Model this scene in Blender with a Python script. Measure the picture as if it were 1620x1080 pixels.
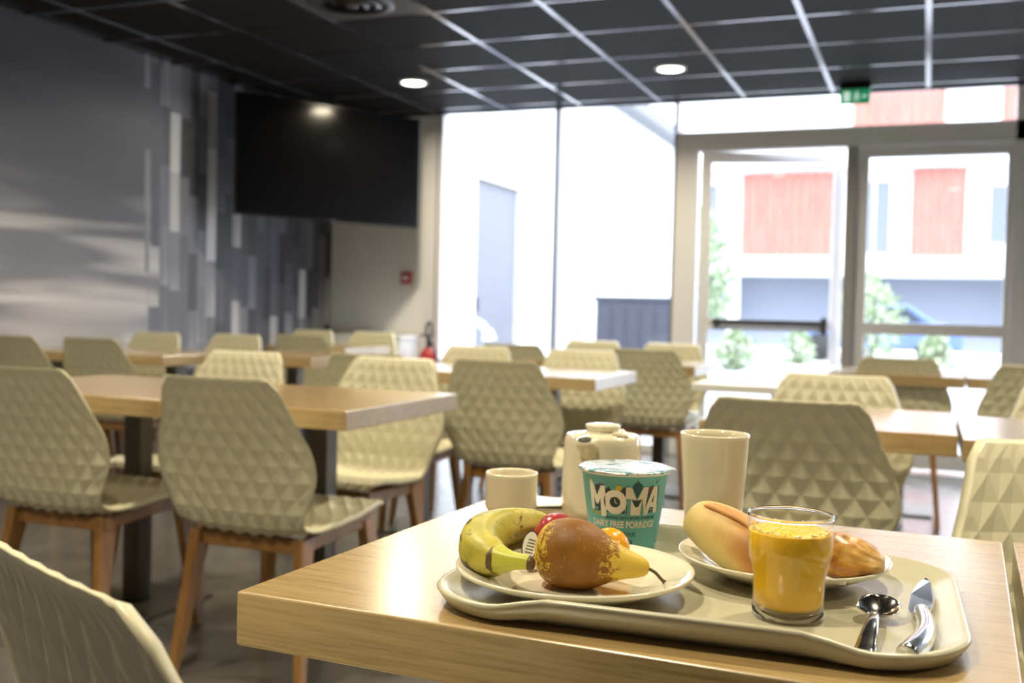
import bpy, bmesh, math, random
from math import sin, cos, pi, radians as R
from mathutils import Vector, Matrix, noise
random.seed(7)
for o in list(bpy.data.objects): bpy.data.objects.remove(o)
SC = bpy.context.scene
C = SC.collection

# ------------------------------------------------------------------ camera
H = 1.03
yaw, pitch, roll = .37664, .030554, .023576
f_ = Vector((-sin(yaw)*cos(pitch), cos(yaw)*cos(pitch), -sin(pitch)))
r_ = Vector((cos(yaw), sin(yaw), 0)); u_ = r_.cross(f_)
r2 = r_*cos(roll) + u_*sin(roll); u2 = -r_*sin(roll) + u_*cos(roll)
cd = bpy.data.cameras.new('camera'); cam = bpy.data.objects.new('camera', cd); C.objects.link(cam)
cam.matrix_world = Matrix(((r2.x, u2.x, -f_.x, 0), (r2.y, u2.y, -f_.y, 0), (r2.z, u2.z, -f_.z, H), (0, 0, 0, 1)))
cd.sensor_width = 36; cd.lens = 36*1655/1620; cd.clip_start = .02; cd.clip_end = 300
cd.dof.use_dof = True; cd.dof.focus_distance = 1.03; cd.dof.aperture_fstop = 5.6
SC.camera = cam

# ------------------------------------------------------------------ world, exposure
W = bpy.data.worlds.new('sky'); SC.world = W; W.use_nodes = True
bg = W.node_tree.nodes['Background']; bg.inputs[0].default_value = (.86, .915, 1, 1); bg.inputs[1].default_value = 6.6
SC.view_settings.view_transform = 'Standard'; SC.view_settings.look = 'None'
SC.view_settings.gamma = 1; SC.view_settings.use_curve_mapping = False
SC.view_settings.exposure = .36
WARM = (1, .87, .62)
LAMPS = [(-3.30, 6.41), (-1.54, 6.48), (-3.4, 3.9), (-1.55, 3.9), (.25, 3.9), (-3.3, 2.1), (-1.54, 1.9), (.25, 1.9), (-2.6, .3), (-.75, .45), (2.1, 3.9), (2.1, 1.2)]
LAMP_W = 18
CEIL = 2.56; WINY = 7.52; XL = -4.60; XR = 3.6; YB = -3.0

# ------------------------------------------------------------------ materials
def mat(name, col=(.8,.8,.8), rough=.5, metal=0, spec=.5, **kw):
    m = bpy.data.materials.new(name); m.use_nodes = True
    b = m.node_tree.nodes['Principled BSDF']
    b.inputs['Base Color'].default_value = (*col, 1); b.inputs['Roughness'].default_value = rough
    b.inputs['Metallic'].default_value = metal; b.inputs['Specular IOR Level'].default_value = spec
    for k, v in kw.items(): b.inputs[k.replace('_', ' ')].default_value = v
    return m
def N(m, t, **kw):
    n = m.node_tree.nodes.new(t)
    for k, v in kw.items(): setattr(n, k, v)
    return n
def L(m, a, b): m.node_tree.links.new(a, b)
def P(m): return m.node_tree.nodes['Principled BSDF']
def ramp(m, fac, stops):
    r = N(m, 'ShaderNodeValToRGB'); e = r.color_ramp.elements
    while len(e) < len(stops): e.new(.5)
    for i, (p, c) in enumerate(stops): e[i].position = p; e[i].color = (*c, 1)
    L(m, fac, r.inputs[0]); return r
def coords(m, scale=(1,1,1), rot=(0,0,0), kind='Object'):
    tc = N(m, 'ShaderNodeTexCoord'); mp = N(m, 'ShaderNodeMapping')
    mp.inputs['Scale'].default_value = scale; mp.inputs['Rotation'].default_value = rot
    L(m, tc.outputs[kind], mp.inputs[0]); return mp.outputs[0]
def noise_tex(m, vec, scale, detail=4, rough=.5, dist=0):
    n = N(m, 'ShaderNodeTexNoise'); n.inputs['Scale'].default_value = scale; n.inputs['Detail'].default_value = detail
    n.inputs['Roughness'].default_value = rough; n.inputs['Distortion'].default_value = dist
    if vec: L(m, vec, n.inputs['Vector'])
    return n.outputs[0]
def bump(m, h, strength, dist=.001):
    b = N(m, 'ShaderNodeBump'); b.inputs['Strength'].default_value = strength; b.inputs['Distance'].default_value = dist
    L(m, h, b.inputs['Height']); L(m, b.outputs[0], P(m).inputs['Normal'])
def math_n(m, op, a, b=None):
    n = N(m, 'ShaderNodeMath', operation=op)
    for i, v in enumerate((a, b)):
        if v is None: continue
        if isinstance(v, (int, float)): n.inputs[i].default_value = v
        else: L(m, v, n.inputs[i])
    return n.outputs[0]
def mixc(m, fac, a, b):
    n = N(m, 'ShaderNodeMix', data_type='RGBA')
    for s, v in ((n.inputs[0], fac), (n.inputs[6], a), (n.inputs[7], b)):
        if isinstance(v, (int, float)): s.default_value = v
        elif isinstance(v, tuple): s.default_value = (*v, 1)
        else: L(m, v, s)
    return n.outputs[2]

def wood_laminate():
    m = mat('oak_laminate', rough=.27, spec=.9, Coat_Weight=.6, Coat_Roughness=.22, Coat_IOR=1.55)
    v = coords(m, (3.0, 60, 60)); n1 = noise_tex(m, v, 1.6, 6, .6, .3)
    v2 = coords(m, (9, 260, 260)); n2 = noise_tex(m, v2, 1.3, 3, .6)
    v3 = coords(m, (.8, 8, 8)); n3 = noise_tex(m, v3, 1.2, 2)
    c1 = ramp(m, n1, [(.25, (.315, .205, .078)), (.5, (.43, .295, .122)), (.8, (.50, .355, .16))])
    c2 = ramp(m, n2, [(.36, (.55, .50, .42)), (.50, (1, 1, 1))])
    mx = N(m, 'ShaderNodeMix', data_type='RGBA', blend_type='MULTIPLY'); mx.inputs[0].default_value = .55
    L(m, c1.outputs[0], mx.inputs[6]); L(m, c2.outputs[0], mx.inputs[7])
    c3 = ramp(m, n3, [(.3, (.9, .9, .9)), (.7, (1, 1, 1))])
    m2 = N(m, 'ShaderNodeMix', data_type='RGBA', blend_type='MULTIPLY'); m2.inputs[0].default_value = 1
    L(m, mx.outputs[2], m2.inputs[6]); L(m, c3.outputs[0], m2.inputs[7])
    L(m, m2.outputs[2], P(m).inputs['Base Color']); bump(m, n2, .12, .0006)
    return m
def leg_wood():
    m = mat('beech_legs', rough=.35)
    n = noise_tex(m, coords(m, (30, 30, 3)), 2, 4)
    r = ramp(m, n, [(.3, (.24, .115, .030)), (.7, (.37, .185, .058))]); L(m, r.outputs[0], P(m).inputs['Base Color']); return m
M = {}
M['oak'] = wood_laminate(); M['leg'] = leg_wood()
M['shell'] = mat('cream_shell', (.62, .58, .41), .38)
M['white_table'] = mat('white_laminate', (.82, .82, .80), .3)
M['steel'] = mat('brown_grey_steel', (.11, .095, .075), .38, .6)
M['porcelain'] = mat('cream_porcelain', (.70, .64, .48), .12, Coat_Weight=.5, Coat_Roughness=.05)
M['plate'] = mat('cream_plate', (.74, .70, .56), .12, Coat_Weight=.6, Coat_Roughness=.04)
M['tray'] = mat('grey_cream_tray', (.50, .47, .345), .24)
M['spout_shade'] = mat('spout_mouth_shade', (.02, .016, .01), .6)  # near-black colour standing for the shade inside the spout
M['cutlery'] = mat('polished_steel', (.62, .62, .62), .12, 1)
M['napkin'] = mat('white_paper', (.85, .84, .80), .8)
M['black'] = mat('black_plastic', (.006, .006, .007), .2)
M['screen'] = mat('black_screen', (.003, .003, .0035), .16, spec=.12)
M['wall'] = mat('white_paint', (.86, .87, .88), .6)
n = noise_tex(M['wall'], coords(M['wall']), 60, 3); bump(M['wall'], n, .08, .001)
M['wallgrey'] = mat('grey_paint', (.42, .41, .39), .7)
M['frame'] = mat('grey_white_aluminium', (.82, .82, .86), .4)
M['mullion'] = mat('grey_mullion', (.22, .23, .27), .4)
M['handle'] = mat('dark_grey_metal', (.12, .12, .14), .35, .5)
M['doorpost'] = mat('mid_grey_aluminium', (.40, .39, .40), .4)
M['red'] = mat('red_paint', (.45, .02, .025), .3)
M['white'] = mat('white_plastic', (.8, .8, .8), .4)
M['green'] = mat('exit_green', (.01, .28, .12), .4); P(M['green']).inputs['Emission Color'].default_value = (.01, .35, .15, 1); P(M['green']).inputs['Emission Strength'].default_value = .35
M['signwhite'] = mat('sign_white', (.8, .9, .85), .4); P(M['signwhite']).inputs['Emission Color'].default_value = (.7, 1, .85, 1); P(M['signwhite']).inputs['Emission Strength'].default_value = .5
M['tile'] = mat('black_ceiling_tile', (.009, .0082, .0085), .7, spec=.15)
n = noise_tex(M['tile'], coords(M['tile']), 180, 2); bump(M['tile'], n, .3, .002)
M['tbar'] = mat('grey_ceiling_bar', (.34, .325, .37), .19, .95)
M['diffuser'] = mat('grey_vent_plate', (.09, .085, .10), .42, .2)
M['lampglow'] = mat('lamp_glow', (1, 1, 1)); P(M['lampglow']).inputs['Emission Color'].default_value = (1, .93, .78, 1); P(M['lampglow']).inputs['Emission Strength'].default_value = 9
def floor_mat():
    m = mat('grey_vinyl_floor', rough=.2, spec=.8)
    n = noise_tex(m, coords(m), 1.2, 5, .6); r = ramp(m, n, [(.3, (.085, .08, .072)), (.7, (.13, .125, .115))])
    L(m, r.outputs[0], P(m).inputs['Base Color'])
    rr = ramp(m, noise_tex(m, coords(m), 7, 4), [(.3, (.15,)*3), (.7, (.26,)*3)]); L(m, rr.outputs[0], P(m).inputs['Roughness'])
    return m
M['floor'] = floor_mat()
def glass_mat(name, tint=(1,1,1), refl=1):
    m = bpy.data.materials.new(name); m.use_nodes = True; nt = m.node_tree; nt.nodes.clear()
    o = nt.nodes.new('ShaderNodeOutputMaterial'); mx = nt.nodes.new('ShaderNodeMixShader'); t = nt.nodes.new('ShaderNodeBsdfTransparent'); g = nt.nodes.new('ShaderNodeBsdfGlossy')
    lw = nt.nodes.new('ShaderNodeLayerWeight'); lw.inputs[0].default_value = .5; pw = nt.nodes.new('ShaderNodeMath'); pw.operation = 'POWER'; pw.inputs[1].default_value = 4; nt.links.new(lw.outputs[1], pw.inputs[0]); f = nt.nodes.new('ShaderNodeMapRange'); f.inputs[3].default_value = .035; f.inputs[4].default_value = .75; nt.links.new(pw.outputs[0], f.inputs[0]); g.inputs['Roughness'].default_value = .02
    t.inputs[0].default_value = (*tint, 1)
    nt.links.new(f.outputs[0], mx.inputs[0]); nt.links.new(t.outputs[0], mx.inputs[1]); nt.links.new(g.outputs[0], mx.inputs[2]); nt.links.new(mx.outputs[0], o.inputs[0])
    return m
M['pane'] = glass_mat('window_glass', (.93, .95, .97))
M['wallglass'] = glass_mat('thin_tumbler_glass', (.985, .99, .985)); M['wallglass'].node_tree.nodes['Map Range'].inputs[4].default_value = .45
M['glass'] = mat('tumbler_glass', (1, 1, 1), .01, Transmission_Weight=1, IOR=1.47)
def juice():
    m = mat('orange_juice', (.86, .50, .001), .45, Subsurface_Weight=.15); P(m).inputs['Subsurface Radius'].default_value = (.02, .012, .002)
    P(m).inputs['Subsurface Scale'].default_value = .5; return m
M['juice'] = juice()
M['foam'] = mat('juice_foam', (.95, .84, .45), .2)
def mural():
    m = mat('grey_mural_print', rough=.5, spec=.3)
    tc = N(m, 'ShaderNodeTexCoord'); sp = N(m, 'ShaderNodeSeparateXYZ'); L(m, tc.outputs['Object'], sp.inputs[0]); Y = sp.outputs[1]; Z = sp.outputs[2]
    # misty waves
    wv = N(m, 'ShaderNodeMapping'); wv.inputs['Scale'].default_value = (1, .42, 1.5); wv.inputs['Rotation'].default_value = (R(10), 0, 0); L(m, tc.outputs['Object'], wv.inputs[0])
    n1 = noise_tex(m, wv.outputs[0], .95, 2, .4, .4)
    grad = N(m, 'ShaderNodeMapRange'); L(m, Z, grad.inputs[0]); grad.inputs[1].default_value = .7; grad.inputs[2].default_value = 2.4; grad.inputs[3].default_value = .16; grad.inputs[4].default_value = -.24
    s = math_n(m, 'ADD', n1, grad.outputs[0])
    base = ramp(m, s, [(.24, (.04, .039, .046)), (.42, (.09, .087, .10)), (.58, (.21, .205, .225)), (.82, (.52, .50, .51))])
    st = N(m, 'ShaderNodeMapping'); st.inputs['Scale'].default_value = (1, .55, 5.5); st.inputs['Rotation'].default_value = (R(7), 0, 0); L(m, tc.outputs['Object'], st.inputs[0])
    n2 = noise_tex(m, st.outputs[0], 1.1, 2, .4, .5)
    band = N(m, 'ShaderNodeMapRange'); L(m, Z, band.inputs[0]); band.inputs[1].default_value = 1.75; band.inputs[2].default_value = 1.35; 
    k = ramp(m, n2, [(.44, (0,)*3), (.78, (1,)*3)]); kk = math_n(m, 'MULTIPLY', k.outputs[0], band.outputs[0]); kk = math_n(m, 'MULTIPLY', kk, .75)
    waves = mixc(m, kk, base.outputs[0], (.78, .74, .72))
    # vertical slivers
    col = math_n(m, 'FLOOR', math_n(m, 'MULTIPLY', Y, 10.5))
    wn = N(m, 'ShaderNodeTexWhiteNoise', noise_dimensions='1D'); L(m, col, wn.inputs['W'])
    zz = math_n(m, 'FLOOR', math_n(m, 'ADD', math_n(m, 'MULTIPLY', Z, 2.6), math_n(m, 'MULTIPLY', wn.outputs[0], 7)))
    w2 = N(m, 'ShaderNodeTexWhiteNoise', noise_dimensions='2D'); cb = N(m, 'ShaderNodeCombineXYZ'); L(m, col, cb.inputs[0]); L(m, zz, cb.inputs[1]); L(m, cb.outputs[0], w2.inputs['Vector'])
    dark = N(m, 'ShaderNodeMapRange'); L(m, Y, dark.inputs[0]); dark.inputs[1].default_value = 5.2; dark.inputs[2].default_value = 7.5; dark.inputs[3].default_value = .12; dark.inputs[4].default_value = -.12
    low = N(m, 'ShaderNodeMapRange'); L(m, Z, low.inputs[0]); low.inputs[1].default_value = 1.3; low.inputs[2].default_value = .7; low.inputs[3].default_value = 0; low.inputs[4].default_value = .22
    q = math_n(m, 'ADD', math_n(m, 'ADD', math_n(m, 'ADD', math_n(m, 'MULTIPLY', w2.outputs[0], .5), math_n(m, 'MULTIPLY', wn.outputs[0], .42)), dark.outputs[0]), low.outputs[0])
    fine = noise_tex(m, coords(m, (1, 60, 1.2)), 1, 2); q = math_n(m, 'ADD', q, math_n(m, 'MULTIPLY', math_n(m, 'SUBTRACT', fine, .5), .35))
    bars = ramp(m, q, [(.15, (.018, .018, .022)), (.45, (.06, .06, .075)), (.70, (.14, .14, .165)), (.88, (.48, .47, .48))])
    # jagged border between the two prints
    jn = math_n(m, 'MULTIPLY', w2.outputs[0], .22)
    edge = math_n(m, 'GREATER_THAN', math_n(m, 'ADD', Y, jn), 5.48)
    c = mixc(m, edge, waves, bars.outputs[0]); L(m, c, P(m).inputs['Base Color']); return m
M['mural'] = mural()
# food
def banana_mat():
    m = mat('banana_skin', rough=.42); v = coords(m)
    n = noise_tex(m, v, 26, 4); base = ramp(m, n, [(.3, (.30, .285, .03)), (.55, (.46, .40, .045)), (.8, (.55, .49, .13))])
    n2 = noise_tex(m, coords(m, (1, 1, 1)), 95, 5, .7, 1.0); sp = ramp(m, n2, [(.55, (0,)*3), (.60, (1,)*3)])
    n3 = noise_tex(m, v, 30, 2); sp2 = ramp(m, n3, [(.50, (0,)*3), (.58, (1,)*3)])
    k = math_n(m, 'MULTIPLY', sp.outputs[0], sp2.outputs[0])
    c = mixc(m, k, base.outputs[0], (.10, .055, .02)); L(m, c, P(m).inputs['Base Color']); return m
M['banana'] = banana_mat()
M['banana_green'] = mat('banana_neck', (.47, .47, .05), .42)
M['bruise'] = mat('banana_bruise', (.10, .055, .02), .5)
def pear_mat():
    m = mat('pear_skin', rough=.5, spec=.3); v = coords(m)
    tc = N(m, 'ShaderNodeTexCoord'); sp = N(m, 'ShaderNodeSeparateXYZ'); L(m, tc.outputs['Object'], sp.inputs[0]); X = sp.outputs[0]
    n = noise_tex(m, v, 150, 6, .8, .8); nb = noise_tex(m, v, 26, 3)
    brown = ramp(m, nb, [(.3, (.17, .065, .007)), (.7, (.27, .115, .015))])
    a = N(m, 'ShaderNodeMapRange'); L(m, X, a.inputs[0]); a.inputs[1].default_value = .018; a.inputs[2].default_value = .052; a.inputs[3].default_value = 0; a.inputs[4].default_value = .40
    b = N(m, 'ShaderNodeMapRange'); L(m, X, b.inputs[0]); b.inputs[1].default_value = -.018; b.inputs[2].default_value = -.040; b.inputs[3].default_value = 0; b.inputs[4].default_value = .25
    cc = math_n(m, 'ADD', math_n(m, 'ADD', a.outputs[0], b.outputs[0]), math_n(m, 'MULTIPLY', math_n(m, 'SUBTRACT', n, .5), 1.3))
    k0 = ramp(m, cc, [(.145, (0,)*3), (.20, (1,)*3)])
    c = mixc(m, k0.outputs[0], brown.outputs[0], (.62, .43, .06)); L(m, c, P(m).inputs['Base Color']); bump(m, n, .1, .0008); return m
M['pear'] = pear_mat()
M['stem'] = mat('brown_stem', (.10, .06, .02), .6)
M['redplum'] = mat('red_plum', (.33, .025, .035), .25)
M['yellowplum'] = mat('yellow_plum', (.72, .33, .012), .25)
def bread_mat():
    m = mat('bread_crust', rough=.5); tc = N(m, 'ShaderNodeTexCoord'); sp = N(m, 'ShaderNodeSeparateXYZ'); L(m, tc.outputs['Object'], sp.inputs[0])
    n = noise_tex(m, coords(m), 22, 4)
    a = N(m, 'ShaderNodeMapRange'); L(m, sp.outputs[2], a.inputs[0]); a.inputs[1].default_value = -.004; a.inputs[2].default_value = .034
    b = N(m, 'ShaderNodeMapRange'); L(m, sp.outputs[0], b.inputs[0]); b.inputs[1].default_value = .018; b.inputs[2].default_value = .055; b.inputs[4].default_value = .5
    s = math_n(m, 'ADD', math_n(m, 'ADD', math_n(m, 'MULTIPLY', a.outputs[0], .62), b.outputs[0]), math_n(m, 'MULTIPLY', math_n(m, 'SUBTRACT', n, .5), .9))
    r = ramp(m, s, [(.10, (.55, .46, .17)), (.36, (.60, .43, .14)), (.58, (.50, .26, .06)), (.85, (.36, .14, .025))]); L(m, r.outputs[0], P(m).inputs['Base Color'])
    bump(m, noise_tex(m, coords(m), 90, 4), .25, .001); return m
M['bread'] = bread_mat()
M['breadear'] = mat('baked_seam', (.56, .27, .075), .5)
def pastry_mat():
    m = mat('puff_pastry', rough=.33); n = noise_tex(m, coords(m, (1, 1, 1.2)), 42, 4, .55, .3)
    r = ramp(m, n, [(.3, (.24, .085, .012)), (.48, (.50, .24, .04)), (.62, (.60, .36, .10)), (.8, (.68, .50, .22))]); L(m, r.outputs[0], P(m).inputs['Base Color']); bump(m, n, .6, .002); return m
M['pastry'] = pastry_mat()
M['teal'] = mat('teal_card', (.115, .42, .42), .45)
def foil():
    m = mat('printed_foil_lid', rough=.22, metal=.55); n = noise_tex(m, coords(m, (1, 2.5, 1)), 22, 4, .6, 1.2)
    r = ramp(m, n, [(.42, (.08, .26, .28)), (.47, (.70, .76, .80)), (.57, (.86, .88, .92)), (.62, (.16, .34, .36))]); L(m, r.outputs[0], P(m).inputs['Base Color'])
    bump(m, noise_tex(m, coords(m), 60, 5, .7, 1), .8, .002); return m
M['foil'] = foil()
M['ink'] = mat('dark_ink', (.018, .045, .05), .5); M['letter'] = mat('cream_ink', (.74, .70, .58), .5)
M['inkyellow'] = mat('yellow_ink', (.65, .50, .05), .5); M['inkpurple'] = mat('purple_ink', (.12, .04, .10), .5); M['inkblue'] = mat('navy_ink', (.015, .09, .12), .5); M['inkgreen'] = mat('olive_ink', (.28, .34, .10), .5)
# outdoors
M['render'] = mat('white_render', (.80, .80, .78), .8)
n = noise_tex(M['render'], coords(M['render'], (1, 1, 1)), 1.2, 4); rr = ramp(M['render'], n, [(.3, (.72, .72, .70)), (.7, (.82, .82, .80))]); L(M['render'], rr.outputs[0], P(M['render']).inputs['Base Color'])
M['greydoor'] = mat('blue_grey_door', (.15, .155, .185), .5); M['greydark'] = mat('slate_grey', (.06, .06, .085), .5)
M['paving'] = mat('pale_paving', (.40, .40, .40), .8)
M['cladding'] = mat('red_timber_cladding', (.42, .11, .075), .6)
n = noise_tex(M['cladding'], coords(M['cladding'], (6, 1, .5)), 2, 3); rr = ramp(M['cladding'], n, [(.3, (.34, .10, .07)), (.7, (.44, .15, .11))]); L(M['cladding'], rr.outputs[0], P(M['cladding']).inputs['Base Color'])
M['leaf'] = mat('pale_green_leaf', (.34, .42, .26), .6); M['bark'] = mat('bark', (.12, .09, .06), .8)
M['bluecar'] = mat('blue_car_paint', (.10, .16, .36), .3); M['tyre'] = mat('tyre_rubber', (.02, .02, .02), .7); M['carglass'] = mat('car_glass', (.05, .06, .08), .1)
M['winglass'] = mat('facade_glass', (.14, .155, .20), .5)

# ------------------------------------------------------------------ mesh helpers
class MB:
    def __init__(s): s.v = []; s.f = []; s.s = []
    def add(s, vs, fs, smooth=False):
        k = len(s.v); s.v += [tuple(v) for v in vs]; s.f += [tuple(i+k for i in f) for f in fs]; s.s += [smooth]*len(fs); return s
    def box(s, x0, y0, z0, x1, y1, z1):
        return s.add([(x0,y0,z0),(x1,y0,z0),(x1,y1,z0),(x0,y1,z0),(x0,y0,z1),(x1,y0,z1),(x1,y1,z1),(x0,y1,z1)],
                     [(0,3,2,1),(4,5,6,7),(0,1,5,4),(1,2,6,5),(2,3,7,6),(3,0,4,7)])
    def prism(s, poly, z0, z1, smooth=False):
        n = len(poly); return s.add([(x,y,z0) for x,y in poly]+[(x,y,z1) for x,y in poly],
            [tuple(range(n))[::-1], tuple(range(n,2*n))]+[(i,(i+1)%n,n+(i+1)%n,n+i) for i in range(n)], smooth)
    def loft(s, rings, closed=True, caps=True, smooth=True):
        n = len(rings[0]); vs = [p for r in rings for p in r]; fs = []
        for j in range(len(rings)-1):
            for i in range(n if closed else n-1):
                a = j*n+i; b = j*n+(i+1)%n; fs.append((a, b, b+n, a+n))
        if caps: fs += [tuple(range(n))[::-1], tuple(range((len(rings)-1)*n, len(rings)*n))]
        return s.add(vs, fs, smooth)
    def lathe(s, prof, n=48, c=(0,0,0), smooth=True):
        rings = []; 
        for r, z in prof: rings.append([(c[0]+r*cos(2*pi*i/n), c[1]+r*sin(2*pi*i/n), c[2]+z) for i in range(n)])
        return s.loft(rings + ([rings[0]] if False else []), True, tuple(prof[0]) != tuple(prof[-1]), smooth)
    def tube(s, path, rad, n=12, caps=True, flat=1, up=(0,0,1)):
        path = [Vector(p) for p in path]; rings = []
        if not hasattr(rad, '__len__'): rad = [rad]*len(path)
        for i, p in enumerate(path):
            t = (path[min(i+1, len(path)-1)] - path[max(i-1, 0)]).normalized(); U = Vector(up)
            a = t.cross(U); a = a.normalized() if a.length > 1e-4 else Vector((1,0,0)); b = a.cross(t)
            rings.append([tuple(p + a*cos(2*pi*k/n)*rad[i] + b*sin(2*pi*k/n)*rad[i]*flat) for k in range(n)])
        return s.loft(rings, True, caps, True)
    def beam(s, p0, p1, a0, a1, right=(1,0,0)):
        p0 = Vector(p0); p1 = Vector(p1); t = (p1-p0).normalized(); r = Vector(right); b = t.cross(r).normalized(); r = b.cross(t).normalized()
        vs = []
        for p, a in ((p0, a0), (p1, a1)):
            for sx, sy in ((-1,-1),(1,-1),(1,1),(-1,1)): vs.append(p + r*sx*a[0]/2 + b*sy*a[1]/2)
        return s.add(vs, [(0,3,2,1),(4,5,6,7),(0,1,5,4),(1,2,6,5),(2,3,7,6),(3,0,4,7)])
    def build(s, name, m, parent=None, loc=(0,0,0), bevel=0, rotz=0, kind=None, seg=2):
        me = bpy.data.meshes.new(name); me.from_pydata(s.v, [], s.f); me.update()
        bm = bmesh.new(); bm.from_mesh(me); bmesh.ops.recalc_face_normals(bm, faces=bm.faces)
        if bevel:
            es = [e for e in bm.edges if len(e.link_faces) == 2 and e.calc_face_angle(0) > .5]
            bmesh.ops.bevel(bm, geom=es, offset=bevel, segments=seg, affect='EDGES', profile=.5)
        bm.to_mesh(me); bm.free()
        if not bevel: me.polygons.foreach_set('use_smooth', s.s) if len(me.polygons) == len(s.s) else None
        me.materials.append(M[m] if isinstance(m, str) else m)
        o = bpy.data.objects.new(name, me); C.objects.link(o); o.location = loc; o.rotation_euler = (0,0,rotz)
        if parent: o.parent = parent
        if kind: o['kind'] = kind
        return o
def B(*a): return MB().box(*a)
def tag(o, label=None, cat=None, group=None, kind=None):
    if label: o['label'] = label
    if cat: o['category'] = cat
    if group: o['group'] = group
    if kind: o['kind'] = kind
    return o
def thing(name, loc, label, cat, rz=0, group=None):
    o = bpy.data.objects.new(name, None); C.objects.link(o); o.location = loc; o.rotation_euler = (0,0,rz); o.empty_display_size = .05
    return tag(o, label, cat, group)
def copy_tree(o, parent=None):
    c = o.copy(); C.objects.link(c)
    if parent: c.parent = parent
    for ch in [x for x in KIDS.get(o.name, [])]: copy_tree(ch, c)
    return c
KIDS = {}
def register():
    KIDS.clear()
    for x in list(C.objects):
        if x.parent: KIDS.setdefault(x.parent.name, []).append(x)
def dup(o, loc, rz, label, group=None):
    c = copy_tree(o); c.location = loc; c.rotation_euler = (0,0,rz); c['label'] = label
    if group: c['group'] = group
    return c
def smooth_all(o): o.data.polygons.foreach_set('use_smooth', [True]*len(o.data.polygons)); return o
def catmull(pts, n):
    out = []; pts = [Vector(p) for p in pts]
    for i in range(len(pts)-1):
        p0 = pts[max(i-1,0)]; p1 = pts[i]; p2 = pts[i+1]; p3 = pts[min(i+2,len(pts)-1)]
        for k in range(n):
            t = k/n; out.append(.5*((2*p1)+(p2-p0)*t+(2*p0-5*p1+4*p2-p3)*t*t+(3*p1-p0-3*p2+p3)*t**3))
    out.append(pts[-1]); return out

# ------------------------------------------------------------------ setting: shell of the room
B(XL-.1, YB-.1, -.08, XR+.1, WINY+.12, 0).build('floor', 'floor', kind='structure')
cl = B(XL-.1, YB-.1, CEIL+.012, XR+.1, WINY+.12, CEIL+.2).build('ceiling', 'black', kind='structure')
B(XL-.1, YB, 0, XL, WINY, CEIL+.012).build('wall_left', 'mural', kind='structure')
B(XR, YB, 0, XR+.1, WINY, CEIL+.012).build('wall_right', 'wall', kind='structure')
B(XL-.1, YB-.1, 0, XR+.1, YB, CEIL+.012).build('wall_back', 'wall', kind='structure')
wf = B(XL-.1, WINY, 0, -3.74, WINY+.12, CEIL+.012).build('wall_front', 'wall', kind='structure')
B(XL, WINY-.012, 0, -3.76, WINY, .08).build('baseboard_front', 'white', kind='structure')
B(XL, YB, 0, XL+.012, WINY-.012, .08).build('baseboard_left', 'greydark', kind='structure')
# ceiling tiles and bars
GX = [-.04-.6*k for k in range(8)]; GX = sorted(GX + [-.04+.6*k for k in range(1, 7)])
GY = [4.93+.6*k for k in range(-8, 5)]
tm = None; VENT = (-2.74, 4.63)
for i in range(len(GX)-1):
    for j in range(len(GY)-1):
        cx, cy = GX[i]+.3, GY[j]+.3
        if abs(cx-VENT[0]) < .1 and abs(cy-VENT[1]) < .1: continue
        if tm is None:
            o = B(-.288, -.288, 0, .288, .288, .012).build('ceiling_tile', 'tile', cl, (cx, cy, CEIL)); tm = o.data
        else:
            o = bpy.data.objects.new('ceiling_tile', tm); C.objects.link(o); o.parent = cl; o.location = (cx, cy, CEIL)
for x in (GX[0]-.12,): B(x-.118, GY[0], CEIL, x+.10, GY[-1], CEIL+.012).build('ceiling_tile', 'tile', cl)
B(XL, GY[-1]+.012, CEIL, XR, WINY, CEIL+.012).build('ceiling_tile', 'tile', cl)
B(XL, YB, CEIL, XR, GY[0]-.01, CEIL+.012).build('ceiling_tile', 'tile', cl)
for x in GX: B(x-.015, GY[0], CEIL-.004, x+.015, WINY-.03, CEIL+.012).build('ceiling_bar', 'tbar', cl)
for y in GY: B(XL, y-.0125, CEIL-.003, XR, y+.0125, CEIL+.012).build('ceiling_bar', 'tbar', cl)
B(XL, WINY-.035, CEIL-.012, XR, WINY, CEIL+.012).build('ceiling_bar', 'tbar', cl)
# window wall
def win(name, x0, x1, z0, z1, y=WINY+.05):
    w = B(x0, y, z0, x1, y+.012, z1).build(name, 'pane', kind='structure'); return w
w1 = win('window_1', -3.58, -2.67, .06, CEIL)
w2 = win('window_2', -2.63, -1.75, .06, CEIL)
w3 = win('window_3', -1.72, .50, 2.345, CEIL)
w4 = win('window_4', .66, XR, .06, CEIL)
def bar(x0, z0, x1, z1, m='frame', par=None, name='window_frame', y0=WINY, y1=WINY+.10): return B(x0, y0, z0, x1, y1, z1).build(name, m, par, bevel=.003)
bar(-3.74, 0, -3.655, CEIL, 'frame', w1); bar(-3.64, 0, -3.60, CEIL, 'frame', w1)
bar(-3.655, 0, -3.64, CEIL, 'mullion', w1, y0=WINY+.02)
bar(-3.60, 0, -2.65, .06, 'frame', w1); bar(-2.665, 0, -2.635, CEIL, 'mullion', w1, 'mullion')
bar(-2.635, 0, -1.74, .06, 'frame', w2); bar(-1.745, 0, -1.725, CEIL, 'mullion', w2, 'mullion')
bar(-1.74, 2.20, .66, 2.335, 'frame', w3, 'transom')
bar(.50, 0, .66, CEIL, 'frame', w4, 'post'); bar(2.1, 0, 2.13, CEIL, 'mullion', w4, 'mullion'); bar(.66, 0, XR, .06, 'frame', w4)
bar(-1.725, 0, -1.57, 2.2, 'frame', w3, 'post')
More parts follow.
